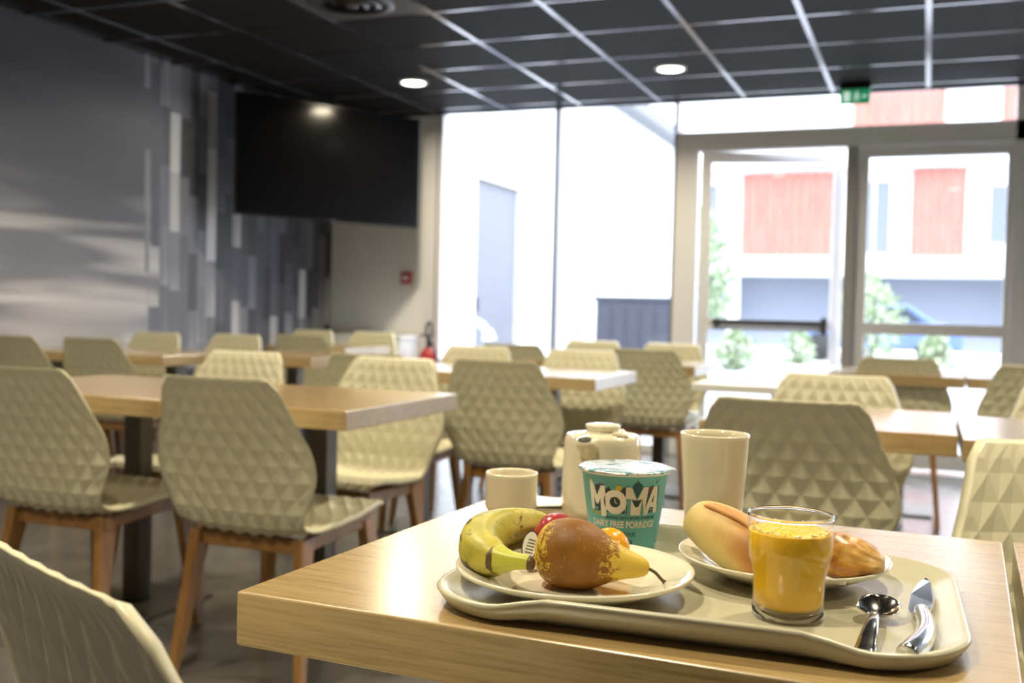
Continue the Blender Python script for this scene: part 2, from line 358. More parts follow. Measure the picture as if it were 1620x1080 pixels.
# right door leaf (closed)
def leaf(name, loc, rz, sx=1):
    d = thing(name, loc, None, None, rz); d['kind'] = 'structure'
    e = lambda a, b: (min(a, b), max(a, b))
    def bb(nm, m, xa, za, xb, zb, y0=-.03, y1=.03):
        a, b = e(xa*sx, xb*sx); return B(a, y0, za, b, y1, zb).build(nm, m, d, bevel=.003)
    bb('stile', 'frame', 0, .02, .075, 2.195); bb('stile', 'frame', .93, .02, 1.0, 2.195)
    bb('rail', 'frame', .075, 2.12, .93, 2.195); bb('rail', 'frame', .075, .02, .93, .14); bb('rail', 'frame', .075, .92, .93, 1.0)
    bb('pane', 'pane', .075, 1.0, .93, 2.12, -.005, .005); bb('pane', 'pane', .075, .14, .93, .92, -.005, .005)
    return d
leaf('door_1', (-.50+.03, WINY+.05, 0), 0)
# left leaf, hinged at the left post, ajar outwards
d2 = leaf('door_2', (-1.55, WINY+.05, 0), R(13))
B(.10, -.09, .955, .90, -.06, 1.0).build('push_bar', 'handle', d2, bevel=.006)
B(.12, -.09, .93, .15, -.03, 1.0).build('push_bar_bracket', 'handle', d2); B(.86, -.09, .90, .90, -.03, 1.02).build('push_bar_bracket', 'handle', d2)
B(-.545, WINY, 0, -.472, WINY+.1, 2.2).build('trim_1', 'doorpost', kind='structure', bevel=.003)
# ------------------------------------------------------------------ ceiling fittings
def lamp_fitting(x, y, label):
    t = thing('downlight', (x, y, CEIL-.004), label, 'lamp')
    MB().lathe([(.094, -.004), (.098, 0), (.098, .004), (.078, .004), (.078, -.004), (.094, -.004)], 40).build('trim_ring', 'white', t)
    MB().lathe([(.001, -.010), (.055, -.009), (.077, -.003), (.077, .003)], 32).build('diffuser', 'lampglow', t)
    return t
LLAB = {0: 'left one of the two lit round downlights, nearest the television', 1: 'right one of the two lit round downlights, beside the window wall'}
for i, (x, y) in enumerate(LAMPS):
    if i < 2: lamp_fitting(x, y, LLAB[i])
    else:
        tag(lamp_fitting(x, y, 'lit round downlight outside the photo, ' + ['above the left oak table row end', 'above the middle oak table', 'above the table behind the largest chair', 'above the far left of our row', 'above the left oak table chairs', 'above the gap right of our table', 'left of and behind the nearest chair', 'above the camera', 'over the right side far row', 'over the right side near row'][i-2]), group='downlights outside the photograph')
    ld = bpy.data.lights.new('downlight_light', 'AREA'); ld.shape = 'DISK'; ld.size = .15; ld.energy = LAMP_W*(1.45 if i == 0 else 1); ld.color = WARM; ld.spread = R(170 if i == 0 else 145)
    lo = bpy.data.objects.new('downlight_light', ld); C.objects.link(lo); lo.location = (x, y, CEIL-.020)
t = thing('ceiling_vent', (VENT[0], VENT[1], CEIL), 'round air vent in a grey square ceiling panel', 'vent')
def ring(r0, r1, z0, z1, nm, m, par): return MB().lathe([(r0, z0), (r1, z0+.0), (r1, z1), (r0, z1), (r0, z0)], 48).build(nm, m, par)
B(-.288, -.288, -.002, .288, .288, .01).build('panel', 'diffuser', t)
for k, (a, b) in enumerate(((.175, .215), (.115, .145), (.055, .085))): ring(a, b, -.02-.004*k, -.003, 'vane_ring', 'diffuser' if k == 0 else 'black', t)
MB().lathe([(.03, -.03), (.035, -.025), (.035, -.003)], 24).build('hub', 'diffuser', t)
t = thing('exit_sign', (-.484, 7.22, 2.425), 'small green running man exit sign hanging above the doors', 'sign')
B(-.095, -.012, 0, .095, .012, .095).build('sign_box', 'green', t, bevel=.004)
mb = MB()
mb.box(-.07, -.0135, .015, -.03, -.0125, .08)
mb.build('pictogram_door', 'signwhite', t)
mb = MB().box(.005, -.0135, .045, .02, -.0125, .066); mb.box(.006, -.0135, .069, .018, -.0125, .08); mb.box(-.004, -.0135, .018, .006, -.0125, .045); mb.box(.012, -.0135, .026, .030, -.0125, .036); mb.box(-.012, -.0135, .052, .005, -.0125, .058); mb.box(.02, -.0135, .048, .034, -.0125, .054)
mb.build('pictogram_runner', 'signwhite', t)
MB().add([(.05,-.0135,.035),(.05,-.0135,.06),(.08,-.0135,.0475),(.05,-.0125,.035),(.05,-.0125,.06),(.08,-.0125,.0475)], [(0,1,2),(3,5,4),(0,3,4,1),(1,4,5,2),(2,5,3,0)]).build('pictogram_arrow', 'signwhite', t)
B(-.10, -.03, .095, .10, .03, CEIL-.002-2.425).build('bracket', 'black', t, bevel=.004)
# ------------------------------------------------------------------ television, call point, extinguisher, cabinet
ang = math.atan2(7.2-5.94, -3.62+4.345)
t = thing('television', (-4.00, 6.53, 1.63), 'large black flat television hung across the far left corner', 'television', ang)
B(-.735, -.015, 0, .735, .03, .825).build('casing', 'black', t, bevel=.004)
B(-.722, -.018, .014, .722, -.014, .811).build('screen', 'screen', t)
B(-.02, -.019, .003, .02, -.0155, .011).build('brand_plate', 'diffuser', t)
B(-.2, .03, .25, .2, .06, .6).build('mount_plate', 'black', t)
MB().beam((0, .05, .42), (0, .72, .42), (.05, .08), (.05, .08)).build('mount_arm', 'black', t)
t = thing('fire_call_point', (-3.893, WINY-.03, 1.215), 'small red fire alarm call point on the white end wall', 'alarm')
B(-.045, 0, 0, .045, .03, .095).build('housing', 'red', t, bevel=.006)
B(-.025, -.003, .03, .025, .001, .065).build('push_panel', 'white', t)
t = thing('fire_extinguisher', (-3.60, 7.34, .22), 'red fire extinguisher with a black hose by the window post', 'extinguisher')
smooth_all(MB().lathe([(.01, 0), (.07, 0), (.075, .015), (.075, .40), (.068, .45), (.035, .49), (.022, .50), (.01, .51)], 32).build('cylinder', 'red', t))
MB().lathe([(.02, .49), (.022, .51), (.022, .55), (.012, .56)], 20).build('valve', 'black', t)
MB().tube([(0, 0, .55), (-.03, -.02, .60), (-.07, -.03, .585)], .008, 8).build('lever', 'black', t)
MB().tube(catmull([(0, 0, .53), (.03, -.02, .62), (.02, -.03, .70), (.0, -.05, .62), (.08, -.04, .45), (.085, -.03, .15)], 6), .010, 8).build('hose', 'black', t)
B(-.03, .07, .1, .03, .18, .4).build('wall_bracket', 'black', t)
t = thing('low_cabinet', (-4.16, 7.33, 0), 'low white storage cabinet against the end wall below the call point', 'cabinet')
B(-.40, -.16, .06, .40, .155, .78).build('body', 'white', t, bevel=.003); B(-.41, -.17, .78, .41, .155, .805).build('worktop', 'white', t, bevel=.003)
for s in (-1, 1):
    dd = B(-.195, -.175, .08, .195, -.16, .77).build('door', 'white', t, (s*.2, 0, 0), bevel=.003); B(-.006, -.19, .35, .006, -.176, .5).build('handle', 'handle', dd, (-s*.16, 0, 0))
B(-.38, -.12, 0, .38, .14, .06).build('plinth', 'handle', t)

# ------------------------------------------------------------------ chairs
PROF = [(.208,.436,.185,0), (.202,.448,.203,0), (.175,.455,.215,.002), (.11,.450,.222,.008), (.02,.434,.222,.014), (-.08,.420,.214,.020), (-.15,.413,.200,.020),
        (-.205,.428,.192,.014), (-.232,.468,.196,.010), (-.242,.515,.215,.016), (-.250,.565,.236,.018), (-.257,.605,.240,.020), (-.267,.65,.231,.019), (-.284,.71,.207,.015), (-.303,.77,.184,.010), (-.317,.812,.169,.006), (-.326,.831,.152,.004)]
def shell_mesh():
    pr = catmull([Vector((a, b, c)) for a, b, c, d in PROF], 24); cu = catmull([Vector((d, 0, 0)) for a, b, c, d in PROF], 24)
    ln = [0]
    for i in range(1, len(pr)): ln.append(ln[-1] + math.hypot(pr[i].x-pr[i-1].x, pr[i].y-pr[i-1].y))
    NV = 40; NU = 32; tot = ln[-1]
    def at(s):
        for i in range(1, len(ln)):
            if ln[i] >= s-1e-9:
                k = (s-ln[i-1])/max(1e-9, ln[i]-ln[i-1]); return pr[i-1].lerp(pr[i], k), cu[i-1].lerp(cu[i], k).x
        return pr[-1], cu[-1].x
    rows = []
    for j in range(NV+1):
        s = tot*(j/NV if j < 14 else 14/NV + (j-14)/NV*(.80+.40*(j-14)/(NV-14))/1.2*1.2*1.0) if False else tot*(.94*j/NV+.06*(j/NV)**3); p, c = at(s); a, _ = at(max(0, s-.006)); b, _ = at(min(tot, s+.006))
        t = Vector((b.x-a.x, b.y-a.y)).normalized(); n = Vector((0, -t.y, t.x))     # towards the sitter's side is +n after sign fix
        n = Vector((0, t.y, -t.x)) if False else n
        rows.append((p, c, n))
    def lat(i, j):    # diamond height on the half lattice
        s = i/2; q = j/2
        best = 9
        for a in (math.floor(s), math.floor(s)+1):
            for b in (math.floor(q), math.floor(q)+1):
                if (a+b) % 2: best = min(best, abs(s-a)+abs(q-b))
        return max(0, 1-best)
    inner = []; outer = []
    for j, (p, c, n) in enumerate(rows):
        v = j/NV
        for i in range(NU+1):
            u = -1 + 2*i/NU; x = u*p.z
            base = Vector((x, p.x, p.y)) + Vector((0, n.y, n.z))*(-c*0) 
            # profile normal: seat -> up, back -> forward
            nn = Vector((0, -n.y, -n.z)) if n.z < 0 else Vector((0, n.y, n.z))
            if v > .55: nn = Vector((0, abs(n.y), n.z if n.y > 0 else -n.z))
            base = base + nn*c*(abs(u)**2.2)
            edge = min(i, NU-i, j, NV-j)/1.0
            h = lat(i, j); amp = .0078*(1 if v < .72 else 1-.62*(v-.72)/.28)
            fo = 0 if edge == 0 else 1
            inner.append(base - nn*(h*amp*(1 if edge > 0 else .45)) + nn*.005)
            outer.append(base - nn*(h*amp*fo) - nn*(.006 if (edge > 0 or v > .42) else .006+.012*min(1, v/.2)))
    fs = []; W_ = NU+1; K = len(inner)
    def tri(a, b, c, d, ha, hb, hc, hd):
        if ha+hc <= hb+hd: return [(a, b, c), (a, c, d)]
        return [(a, b, d), (b, c, d)]
    for j in range(NV):
        for i in range(NU):
            a = j*W_+i; b = a+1; c = b+W_; d = a+W_
            hs = (lat(i, j), lat(i+1, j), lat(i+1, j+1), lat(i, j+1))
            for T in tri(a, b, c, d, *hs): fs.append(T); fs.append(tuple(K+k for k in T[::-1]))
    sm = [False]*len(fs)
    bd = [i for i in range(W_)] + [j*W_+NU for j in range(1, NV+1)] + [NV*W_+i for i in range(NU-1, -1, -1)] + [j*W_ for j in range(NV-1, 0, -1)]
    # rounded rim: one extra ring
    ext = []
    allv = inner + outer
    for a in bd: 
        m = (inner[a]+outer[a])/2; i = a % W_; j = a//W_
        o = Vector((1 if i == NU else -1 if i == 0 else 0, 0, 0)); p0 = rows[j][0]
        if j == 0: o += Vector((0, 1, -.2))
        if j == NV: o += Vector((0, -.3, 1))
        nb = Vector((0, -1, -.35)) if j > NV*.5 else Vector((0, 0, -1)); ext.append(m + o.normalized()*(.011 if j > NV*.42 else .004) + nb*(.007 if j > NV*.42 else .002))
    E0 = len(allv); allv += ext; n = len(bd)
    for k in range(n):
        a = bd[k]; b = bd[(k+1) % n]; e = E0+k; e2 = E0+(k+1) % n
        fs += [(a, e, e2, b), (e, K+a, K+b, e2)]; sm += [True, True]
    mb = MB(); mb.v = [tuple(v) for v in allv]; mb.f = fs; mb.s = sm; return mb
def make_chair():
    t = thing('dining_chair', (0, 0, 0), 'x', 'chair')
    shell_mesh().build('seat_shell', 'shell', t)
    for sx in (-1, 1):
        for sy in (-1, 1):
            top = (sx*.165, .165 if sy > 0 else -.165, .405); bot = (sx*.205, .20 if sy > 0 else -.235, 0)
            MB().beam(top, bot, (.032, .062), (.022, .028)).build('leg', 'leg', t, bevel=.004)
    B(-.15, -.18, .365, .15, -.155, .405).build('rail', 'leg', t, bevel=.003); B(-.15, .15, .375, .15, .175, .42).build('rail', 'leg', t, bevel=.003)
    for sx in (-1, 1): MB().beam((sx*.165, -.16, .388), (sx*.165, .16, .402), (.022, .036), (.022, .036)).build('rail', 'leg', t, bevel=.003)
    return t
chair = make_chair(); register()
GRP = 'cream diamond-patterned shell chairs'
# x, y of the middle of the top edge of the back; rz 0 faces the windows, pi faces the camera
CH = [
 (-1.685, 2.21, 0, 'large chair seen from behind at the left oak table, second from left edge'),
 (-2.345, 2.20, 0, 'chair seen from behind at the left oak table, cut by the left photo edge'),
 (-2.51, 3.47, 180, 'chair facing us across the left oak table, mostly hidden behind the large chair back'),
 (-1.85, 3.48, 180, 'chair facing us at right end of left oak table, its seat showing'),
 (-2.08, 3.68, 0, 'olive chair back half hidden by the one facing us at the left table'),
 (-1.50, 3.63, 0, 'cream shell chair seen from behind, above the small cup, left of the teapot'),
 (-2.13, 4.92, 180, 'cream chair facing us right of the red extinguisher, behind the middle oak table'),
 (-1.57, 4.92, 180, 'cream chair facing us behind the middle oak table, directly above the teapot'),
 (-1.37, 5.35, 0, 'cream shell chair seen from behind with a reddish frame, above the tall mug'),
 (-2.13, 5.38, 0, 'small grey-looking chair back behind the middle oak table, below the grey outdoor door'),
 (-2.01, 6.52, 180, 'small chair facing us just above the teapot chair, before the outdoor storage box'),
 (-1.48, 6.50, 180, 'farthest small cream chair facing us, left of the glass door'),
 (-.29, 2.465, 0, 'largest cream chair back in the middle right, behind the mug and the juice glass'),
 (-.272, 3.62, 180, 'cream chair facing us behind the largest chair back, over the white-shining table'),
 (-.12, 5.42, 0, 'cream chair back seen in front of the right glass door leaf'),
 (.47, 5.05, 0, 'cream chair back cut by the right photo edge, in front of the door post'),
 (.47, 3.72, 180, 'cream rounded chair back facing us at the right photo edge, before the other chair there'),
 (.228, 1.90, 205, 'big cream chair facing us at the right edge, showing large diamonds above our table'),
 (-4.33, 4.00, 0, 'cream chair back at the far left edge in front of the mural'),
 (-3.88, 4.08, 0, 'cream chair back in front of the mural, second at the far left table'),
 (-4.37, 5.15, 180, 'small cream chair facing us behind the far left table, before the misty mural'),
 (-3.88, 5.28, 180, 'small cream chair facing us before the striped part of the mural'),
 (-3.65, 5.615, 0, 'pale bluish chair back below the striped mural and the television'),
 (-4.32, 6.82, 180, 'small cream chair facing us, hidden behind the pale bluish chair back'),
 (-3.80, 6.82, 180, 'small cream chair facing us in front of the low white cabinet'),
 (.60, 2.375, 0, 'cream chair back cut by the right photo edge, behind the big diamond chair'),
]
for i, (x, y, a, lab) in enumerate(CH):
    a = R(a); off = Vector((0,0,0)); off = Vector((-sin(a)*.326, cos(a)*.326, 0))
    loc = (x+off.x, y+off.y, 0)
    if i == 0: chair.location = loc; chair.rotation_euler = (0,0,a); chair['label'] = lab; chair['group'] = GRP
    else: dup(chair, loc, a, lab, GRP)
# the near chair at lower left, turned
a = R(-25); nx, ny = -.610, .588
dup(chair, (nx-sin(a)*.326, ny+cos(a)*.326, 0), a, 'nearest cream chair at the lower left corner, seen from behind and above', GRP)

# ------------------------------------------------------------------ tables
def table(x0, x1, y0, y1, label, rz=0, m='oak', group='oak laminate dining tables', th=.052, z=.755, dx=0, dy=0):
    cx, cy = (x0+x1)/2, (y0+y1)/2; w, d = (x1-x0)/2, (y1-y0)/2
    t = thing('dining_table', (cx, cy, 0), label, 'table', rz, group)
    B(-w, -d, z-th, w, d, z).build('table_top', m, t, bevel=.0025, seg=3)
    B(dx-.034, dy-.034, .012, dx+.034, dy+.034, z-th-.006).build('pedestal', 'steel', t, bevel=.004)
    B(dx-.18, dy-.18, 0, dx+.18, dy+.18, .012).build('base_plate', 'steel', t, bevel=.003); py = min(.12, d-abs(dy)-.01); B(dx-.12, dy-py, z-th-.006, dx+.12, dy+py, z-th).build('top_plate', 'steel', t)
    return t
TR = R(-2)
table(-.5935, .0865, .815, 1.445, 'nearest oak table carrying the breakfast tray', TR)
tt = table(.0985, .78, .80, 1.43, 'neighbouring oak table at the right photo edge beyond the dark gap', TR)
table(-1.98, -1.395, 2.365, 3.06, 'left oak table, right half, in front of its facing chair', dx=-.07, dy=.13)
table(-2.80, -1.986, 2.35, 3.04, 'left oak table, left half, behind the chair at the left photo edge', dx=-.09, dy=.145)
table(-1.86, -1.25, 4.10, 4.75, 'middle oak table right half, between the chair above the cup and the teapot', dx=.02, dy=-.06)
table(-2.47, -1.866, 4.10, 4.75, 'middle oak table left half, right of the red extinguisher', dy=-.06)
table(-.54, .079, 2.70, 3.36, 'white-shining oak table behind the largest chair back')
table(.088, .72, 2.62, 3.28, 'white-shining oak table at the right edge, next to the one behind the largest chair')
table(-1.72, -1.11, 5.40, 6.03, 'small far oak table left of the glass door', dy=.21)
table(-2.34, -1.73, 5.40, 6.03, 'small far oak table behind the middle table, left of its twin', dy=.21)
table(-.42, .18, 5.42, 6.10, 'far oak table in front of the right door leaf, left half', dy=.23)
table(.19, .80, 5.44, 6.02, 'far oak table in front of the right door leaf, right half')
table(-4.15, -3.55, 4.23, 4.85, 'far left oak table before the mural, right half', dy=.14)
table(-4.56, -4.16, 4.23, 4.85, 'far left oak table before the mural, left half', dy=.035)
table(-3.54, -2.94, 4.62, 5.25, 'far left oak table behind the cream chair before the striped mural')
table(-4.05, -3.45, 5.83, 6.43, 'farthest white-shining table below the television', dy=.09)
t = table(-.86, -.44, 4.12, 6.2, 'long white table in front of the left glass door', 0, 'white_table', None, .03)
t = thing('menu_folder', (-.50, 4.75, .755), 'thin dark folder lying on the end of the long white table', 'folder')
B(-.055, -.15, 0, .055, .15, .012).build('cover', 'handle', t, bevel=.002); B(-.05, -.145, .012, .05, .145, .014).build('top_sheet', 'black', t)

# ------------------------------------------------------------------ breakfast tray
TZ = .755
def rrect(w, d, r, n=12):
    pts = []
    for cx, cy, a0 in ((w-r, d-r, 0), (-(w-r), d-r, 90), (-(w-r), -(d-r), 180), (w-r, -(d-r), 270)):
        for k in range(n+1):
            a = R(a0+90*k/n); pts.append((cx+r*cos(a), cy+r*sin(a)))
    # densify the straight sides
    out = []
    for i in range(len(pts)):
        p, q = pts[i], pts[(i+1) % len(pts)]; dd = math.hypot(p[0]-q[0], p[1]-q[1]); k = max(1, int(dd/.02))
        for j in range(k): out.append((p[0]+(q[0]-p[0])*j/k, p[1]+(q[1]-p[1])*j/k))
    return out
def tray(name, loc, rz, w, d, label):
    t = thing(name, loc, label, 'tray', rz)
    base = rrect(w, d, .085); 
    def lift(x, y):
        k = max(0, 1-abs(x)/(w*.70)); k = min(1, k*2.6); k = k*k*(3-2*k)
        return .0105*k if abs(y) > d*.5 else 0
    def rg(ins, z, lf=0):
        out = []
        for x, y in base:
            L_ = math.hypot(x, y)
            # move inwards along outline normal approx by scaling each axis
            sx = (w-ins)/w; sy = (d-ins)/d; out.append((x*sx, y*sy, z+lift(x, y)*lf))
        return out
    rings = [rg(.032, .0), rg(.024, .0005), rg(.007, .0035, .85), rg(.002, .0115, 1), rg(0, .0155, 1), rg(.0015, .0175, 1), rg(.005, .0178, 1), rg(.010, .0145, .9), rg(.020, .0085, .4), rg(.032, .0052), rg(.045, .0045)]
    mb = MB().loft(rings, True, True, True); o = mb.build('dish', 'tray', t)
    for f in o.data.polygons:
        if len(f.vertices) > 6: f.use_smooth = False
    return t
tray('serving_tray', (-.195, 1.021, TZ), R(1.9), .235, .184, 'grey-cream serving tray with rounded corners, carrying the breakfast')
tray('serving_tray', (.335, 1.10, TZ), R(-2), .23, .17, 'second cream tray just entering at the right photo edge')
FZ = TZ+.0048
def plate(x, y, r, label, group=None):
    t = MB().lathe([(.001, 0), (r*.52, 0), (r*.54, .001), (r*.56, .0025), (r*.75, .010), (r*.93, .0185), (r*.985, .0215), (r, .0235), (r*.998, .0255), (r*.985, .0258), (r*.93, .0235), (r*.76, .0165), (r*.63, .0085), (r*.56, .0058), (.001, .005)], 96).build('plate', 'plate')
    t.location = (x, y, FZ); tag(t, label, 'plate', group); return t
plate(-.308, .957, .1145, 'round cream plate holding the banana, pear and plums')
plate(-.130, 1.104, .107, 'round cream plate holding the bread roll and pastry')
# small cup
t = thing('coffee_cup', (-.499, 1.272, TZ), 'small cream cup with a narrow foot, left of the teapot', 'cup')
MB().lathe([(.001, .002), (.022, .002), (.024, 0), (.0265, 0), (.0275, .004), (.0285, .009), (.0335, .017), (.0342, .022), (.0342, .057), (.0345, .0605), (.0335, .0625), (.0318, .0605), (.0312, .056), (.0305, .024), (.022, .012), (.001, .010)], 64).build('body', 'porcelain', t)
MB().tube(catmull([(-.024, .023, .052), (-.034, .034, .055), (-.039, .040, .044), (-.034, .034, .030), (-.024, .024, .024)], 6), [.0045]*25, 10, flat=.9).build('handle', 'porcelain', t)
# teapot
t = thing('teapot', (-.395, 1.335, TZ), 'cream porcelain teapot with a flat lid knob behind the teal tub', 'teapot')
MB().lathe([(.001, .002), (.038, .002), (.040, 0), (.0435, .0), (.048, .005), (.0525, .014), (.0535, .025), (.0525, .060), (.0505, .100), (.0498, .108), (.0475, .1125), (.043, .1125), (.039, .110), (.001, .108)], 72).build('body', 'porcelain', t)
lid = MB().lathe([(.0385, .1085), (.039, .1115), (.036, .113), (.026, .1145), (.0215, .1155), (.0205, .118), (.0235, .1225), (.0225, .1255), (.012, .127), (.001, .1272)], 56).build('lid', 'porcelain', t)
sa = math.atan2(-1.335, .395)-R(22)
ca, sn = cos(sa), sin(sa)
def sp(r, z, w=0): return (r*ca - w*sn, r*sn + w*ca, z)
mb = MB(); mb.loft([[sp(.040+dr, zz, ww*s) for s in (-1, -.7, 0, .7, 1)] for dr, zz, ww in ((.004, .080, .008), (.0125, .092, .013), (.020, .104, .0165), (.023, .110, .0170))], False, False, True)
rings = []
for k, (r, z, rad) in enumerate(((.038, .080, .012), (.046, .094, .0135), (.055, .104, .0135), (.0605, .1105, .0120))):
    rings.append([sp(r + rad*.75*cos(a), z - .25*rad*cos(a), rad*sin(a)) for a in [2*pi*i/20 for i in range(20)]])
MB().loft(rings, True, True, True).build('spout', 'porcelain', t)
mo = MB().loft([[sp(.0615 + .0062*cos(a), .1108 - .0026*cos(a) + dz_, .0090*sin(a)) for a in [2*pi*i/20 for i in range(20)]] for dz_ in (0, .0006)], True, True, True).build('spout_opening_shade', 'spout_shade', t)  # dark disc on the closed spout, painting the shade of its mouth
mb = MB().tube(catmull([sp(-.047, .105), sp(-.066, .108), sp(-.082, .095), sp(-.082, .06), sp(-.066, .035), sp(-.050, .030)], 6), .006, 10); mb.build('handle', 'porcelain', t)
MB().tube([(.020, -.018, .115), (.032, -.022, .1165), (.040, -.026, .1135)], [.0045, .0055, .003], 10, flat=.7).build('lid_latch', 'porcelain', t)
# mug
t = MB().lathe([(.001, .003), (.030, .003), (.0315, 0), (.034, .0015), (.0352, .006), (.0385, .06), (.0425, .118), (.0432, .1235), (.0425, .1255), (.0405, .1245), (.0392, .118), (.035, .06), (.031, .010), (.001, .008)], 72).build('mug', 'porcelain')
t.location = (-.243, 1.318, TZ); tag(t, 'tall cream handleless mug behind the bread roll', 'mug')
# folded napkin + sugar packet between cup and teapot
t = thing('paper_napkin', (-.478, 1.375, TZ), 'folded white paper napkin between the small cup and the teapot', 'napkin', R(12))
MB().prism([(-.045,-.035),(.035,-.03),(.04,.045),(-.05,.04)], .0, .004).build('lower_fold', 'napkin', t)
MB().add([(-.045,-.038,.0045),(.038,-.033,.010),(.042,.045,.0045),(-.05,.04,.0045),(-.045,-.038,.0065),(.038,-.033,.012),(.042,.045,.0065),(-.05,.04,.0065)], [(0,3,2,1),(4,5,6,7),(0,1,5,4),(1,2,6,5),(2,3,7,6),(3,0,4,7)]).build('upper_fold', 'napkin', t)
t = MB().prism([(-.03,-.012),(.028,-.014),(.03,.012),(-.029,.014)], 0, .003).build('sugar_sachet', 'napkin', bevel=.001); t.location = (-.425, 1.262, TZ); t.rotation_euler = (0, 0, R(-25)); tag(t, 'small white sugar sachet at the foot of the teapot', 'sachet')

# ------------------------------------------------------------------ porridge tub with its print
PX, PY = -.3175, 1.166; PR0, PR1, PH = .0365, .0495, .0915
t = thing('porridge_tub', (PX, PY, FZ), 'teal porridge tub with cream lettering and a foil lid', 'tub')
t.rotation_euler = (0, 0, math.atan2(-PY, -PX) + pi/2)     # local -y looks at the reader
MB().lathe([(.001, .003), (PR0-.002, .003), (PR0-.0015, 0), (PR0, 0), (PR0+.0005, .002), (PR1, PH-.004), (PR1+.0015, PH-.002), (PR1+.0015, PH)], 96).build('cup_wall', 'teal', t)
MB().lathe([(PR1, PH-.0035), (PR1+.0025, PH-.003), (PR1+.003, PH-.001), (PR1+.0022, PH+.0005), (PR1, PH)], 96).build('rolled_rim', 'white', t)
rings = []
for rr, zz, wv in ((.001, .0018, 0), (.02, .0020, .0004), (.038, .0016, .0008), (.046, .0018, .0006), (.0515, .0018, .0004), (.0535, .0006, .0009), (.0538, -.0006, .001)):
    rings.append([(rr*cos(a)*(1+.008*sin(5*a)*(rr > .05)), rr*sin(a), PH+zz+wv*sin(7*a+rr*300)*.8) for a in [2*pi*i/96 for i in range(96)]])
lid = MB().loft(rings, True, True, True).build('foil_lid', 'foil', t)
MB().add([(.050, -.012, PH+.0012), (.058, -.007, PH-.0002), (.058, .006, PH-.0002), (.050, .012, PH+.0012), (.050, -.012, PH+.0018), (.058, -.007, PH+.0006), (.058, .006, PH+.0006), (.050, .012, PH+.0018)], [(0,3,2,1),(4,5,6,7),(0,1,5,4),(1,2,6,5),(2,3,7,6),(3,0,4,7)]).build('lid_tab', 'foil', t)
def wrap(bm, name, m, lift):
    xs = [v.co.x for v in bm.verts]; x = min(xs)
    while x < max(xs):
        x += .0025; bmesh.ops.bisect_plane(bm, geom=bm.verts[:]+bm.edges[:]+bm.faces[:], plane_co=(x, 0, 0), plane_no=(1, 0, 0))
    for v in bm.verts:
        z = v.co.y; rad = PR0+.0005 + (PR1-PR0-.0005)*(z-.002)/(PH-.006) + lift; a = v.co.x/.045
        v.co = Vector((rad*sin(a), -rad*cos(a), z))
    me = bpy.data.meshes.new(name); bm.to_mesh(me); bm.free(); me.materials.append(M[m]); o = bpy.data.objects.new(name, me); C.objects.link(o); o.parent = t; return o
def curve_bm(polys):
    cu = bpy.data.curves.new('tmp', 'CURVE'); cu.dimensions = '2D'; cu.fill_mode = 'BOTH'
    for p in polys:
        s = cu.splines.new('POLY'); s.points.add(len(p)-1); s.use_cyclic_u = True
        for i, q in enumerate(p): s.points[i].co = (q[0], q[1], 0, 1)
    o = bpy.data.objects.new('tmp', cu); C.objects.link(o); dg = bpy.context.evaluated_depsgraph_get(); me = bpy.data.meshes.new_from_object(o.evaluated_get(dg))
    bm = bmesh.new(); bm.from_mesh(me); bpy.data.objects.remove(o); bpy.data.meshes.remove(me); return bm
def text_bm(s, width, zc, h, bold=.0, xc=0):
    cu = bpy.data.curves.new('tmp', 'FONT'); cu.body = s; cu.size = 1; cu.align_x = 'CENTER'; cu.offset = bold
    o = bpy.data.objects.new('tmp', cu); C.objects.link(o); dg = bpy.context.evaluated_depsgraph_get(); me = bpy.data.meshes.new_from_object(o.evaluated_get(dg))
    bm = bmesh.new(); bm.from_mesh(me); bpy.data.objects.remove(o); bpy.data.meshes.remove(me)
    xs = [v.co.x for v in bm.verts]; ys = [v.co.y for v in bm.verts]; a, b = min(xs), max(xs); c, d = min(ys), max(ys)
    for v in bm.verts: v.co.x = xc + ((v.co.x-a)/(b-a)-.5)*width; v.co.y = zc + ((v.co.y-c)/(d-c)-.5)*h; v.co.z = 0
    return bm
# wordmark in units: x -50..50, y 0..44 ; scale
S_ = .00084; OX = 0; OY = .0445
def T(p, dx=0, dy=0): return [((x+dx)*S_+OX, (y+dy)*S_+OY) for x, y in p]
def circ(cx, cy, r, n=28, ry=None): return [(cx+r*cos(2*pi*i/n), cy+(ry or r)*sin(2*pi*i/n)) for i in range(n)]
Mp = [(-50,4),(-50,44),(-45,44),(-38,24),(-31,38),(-25,38),(-25,-4),(-33,-4),(-33,20),(-37,12),(-40,12),(-44,22),(-44,4)]
Op = circ(-12, 17, 15.5, 36, 16.5)
M2 = [(2,0),(2,38),(9,38),(17,20),(25,38),(32,38),(29,0),(23,0),(24,22),(19,11),(15,11),(9,22),(9,0)]
Ap = [(27,0),(40,38),(47,38),(52,2),(44,2),(43.2,10),(37,10),(34,0)]
Ah = [(39,17),(42.6,17),(41.8,28)]
wrap(curve_bm([T([(-44,3),(-40,38),(-33,40),(-26,40),(-27,34),(-22,35),(-20,38),(-18,34),(-8,32),(-2,36),(4,40),(4,2)]), T([(9,0),(9,20),(25,24),(24,0)]), T([(30,2),(32,38),(40,40),(44,30),(50,40),(54,2)])]), 'print_shadow', 'ink', .00015)
wrap(curve_bm([T([(11,36),(10,39),(13,43),(16,45),(17,49),(18,45),(21,43),(24,39),(23,36),(17,22)])]), 'print_dome', 'inkblue', .00016)
wrap(curve_bm([T([(-50,-1),(-50,3),(-34,2),(-34,-3)])]), 'print_green_strip', 'inkgreen', .00018)
wrap(curve_bm([T(circ(-7, 36, 4, 16))]), 'print_sun', 'inkyellow', .0002)
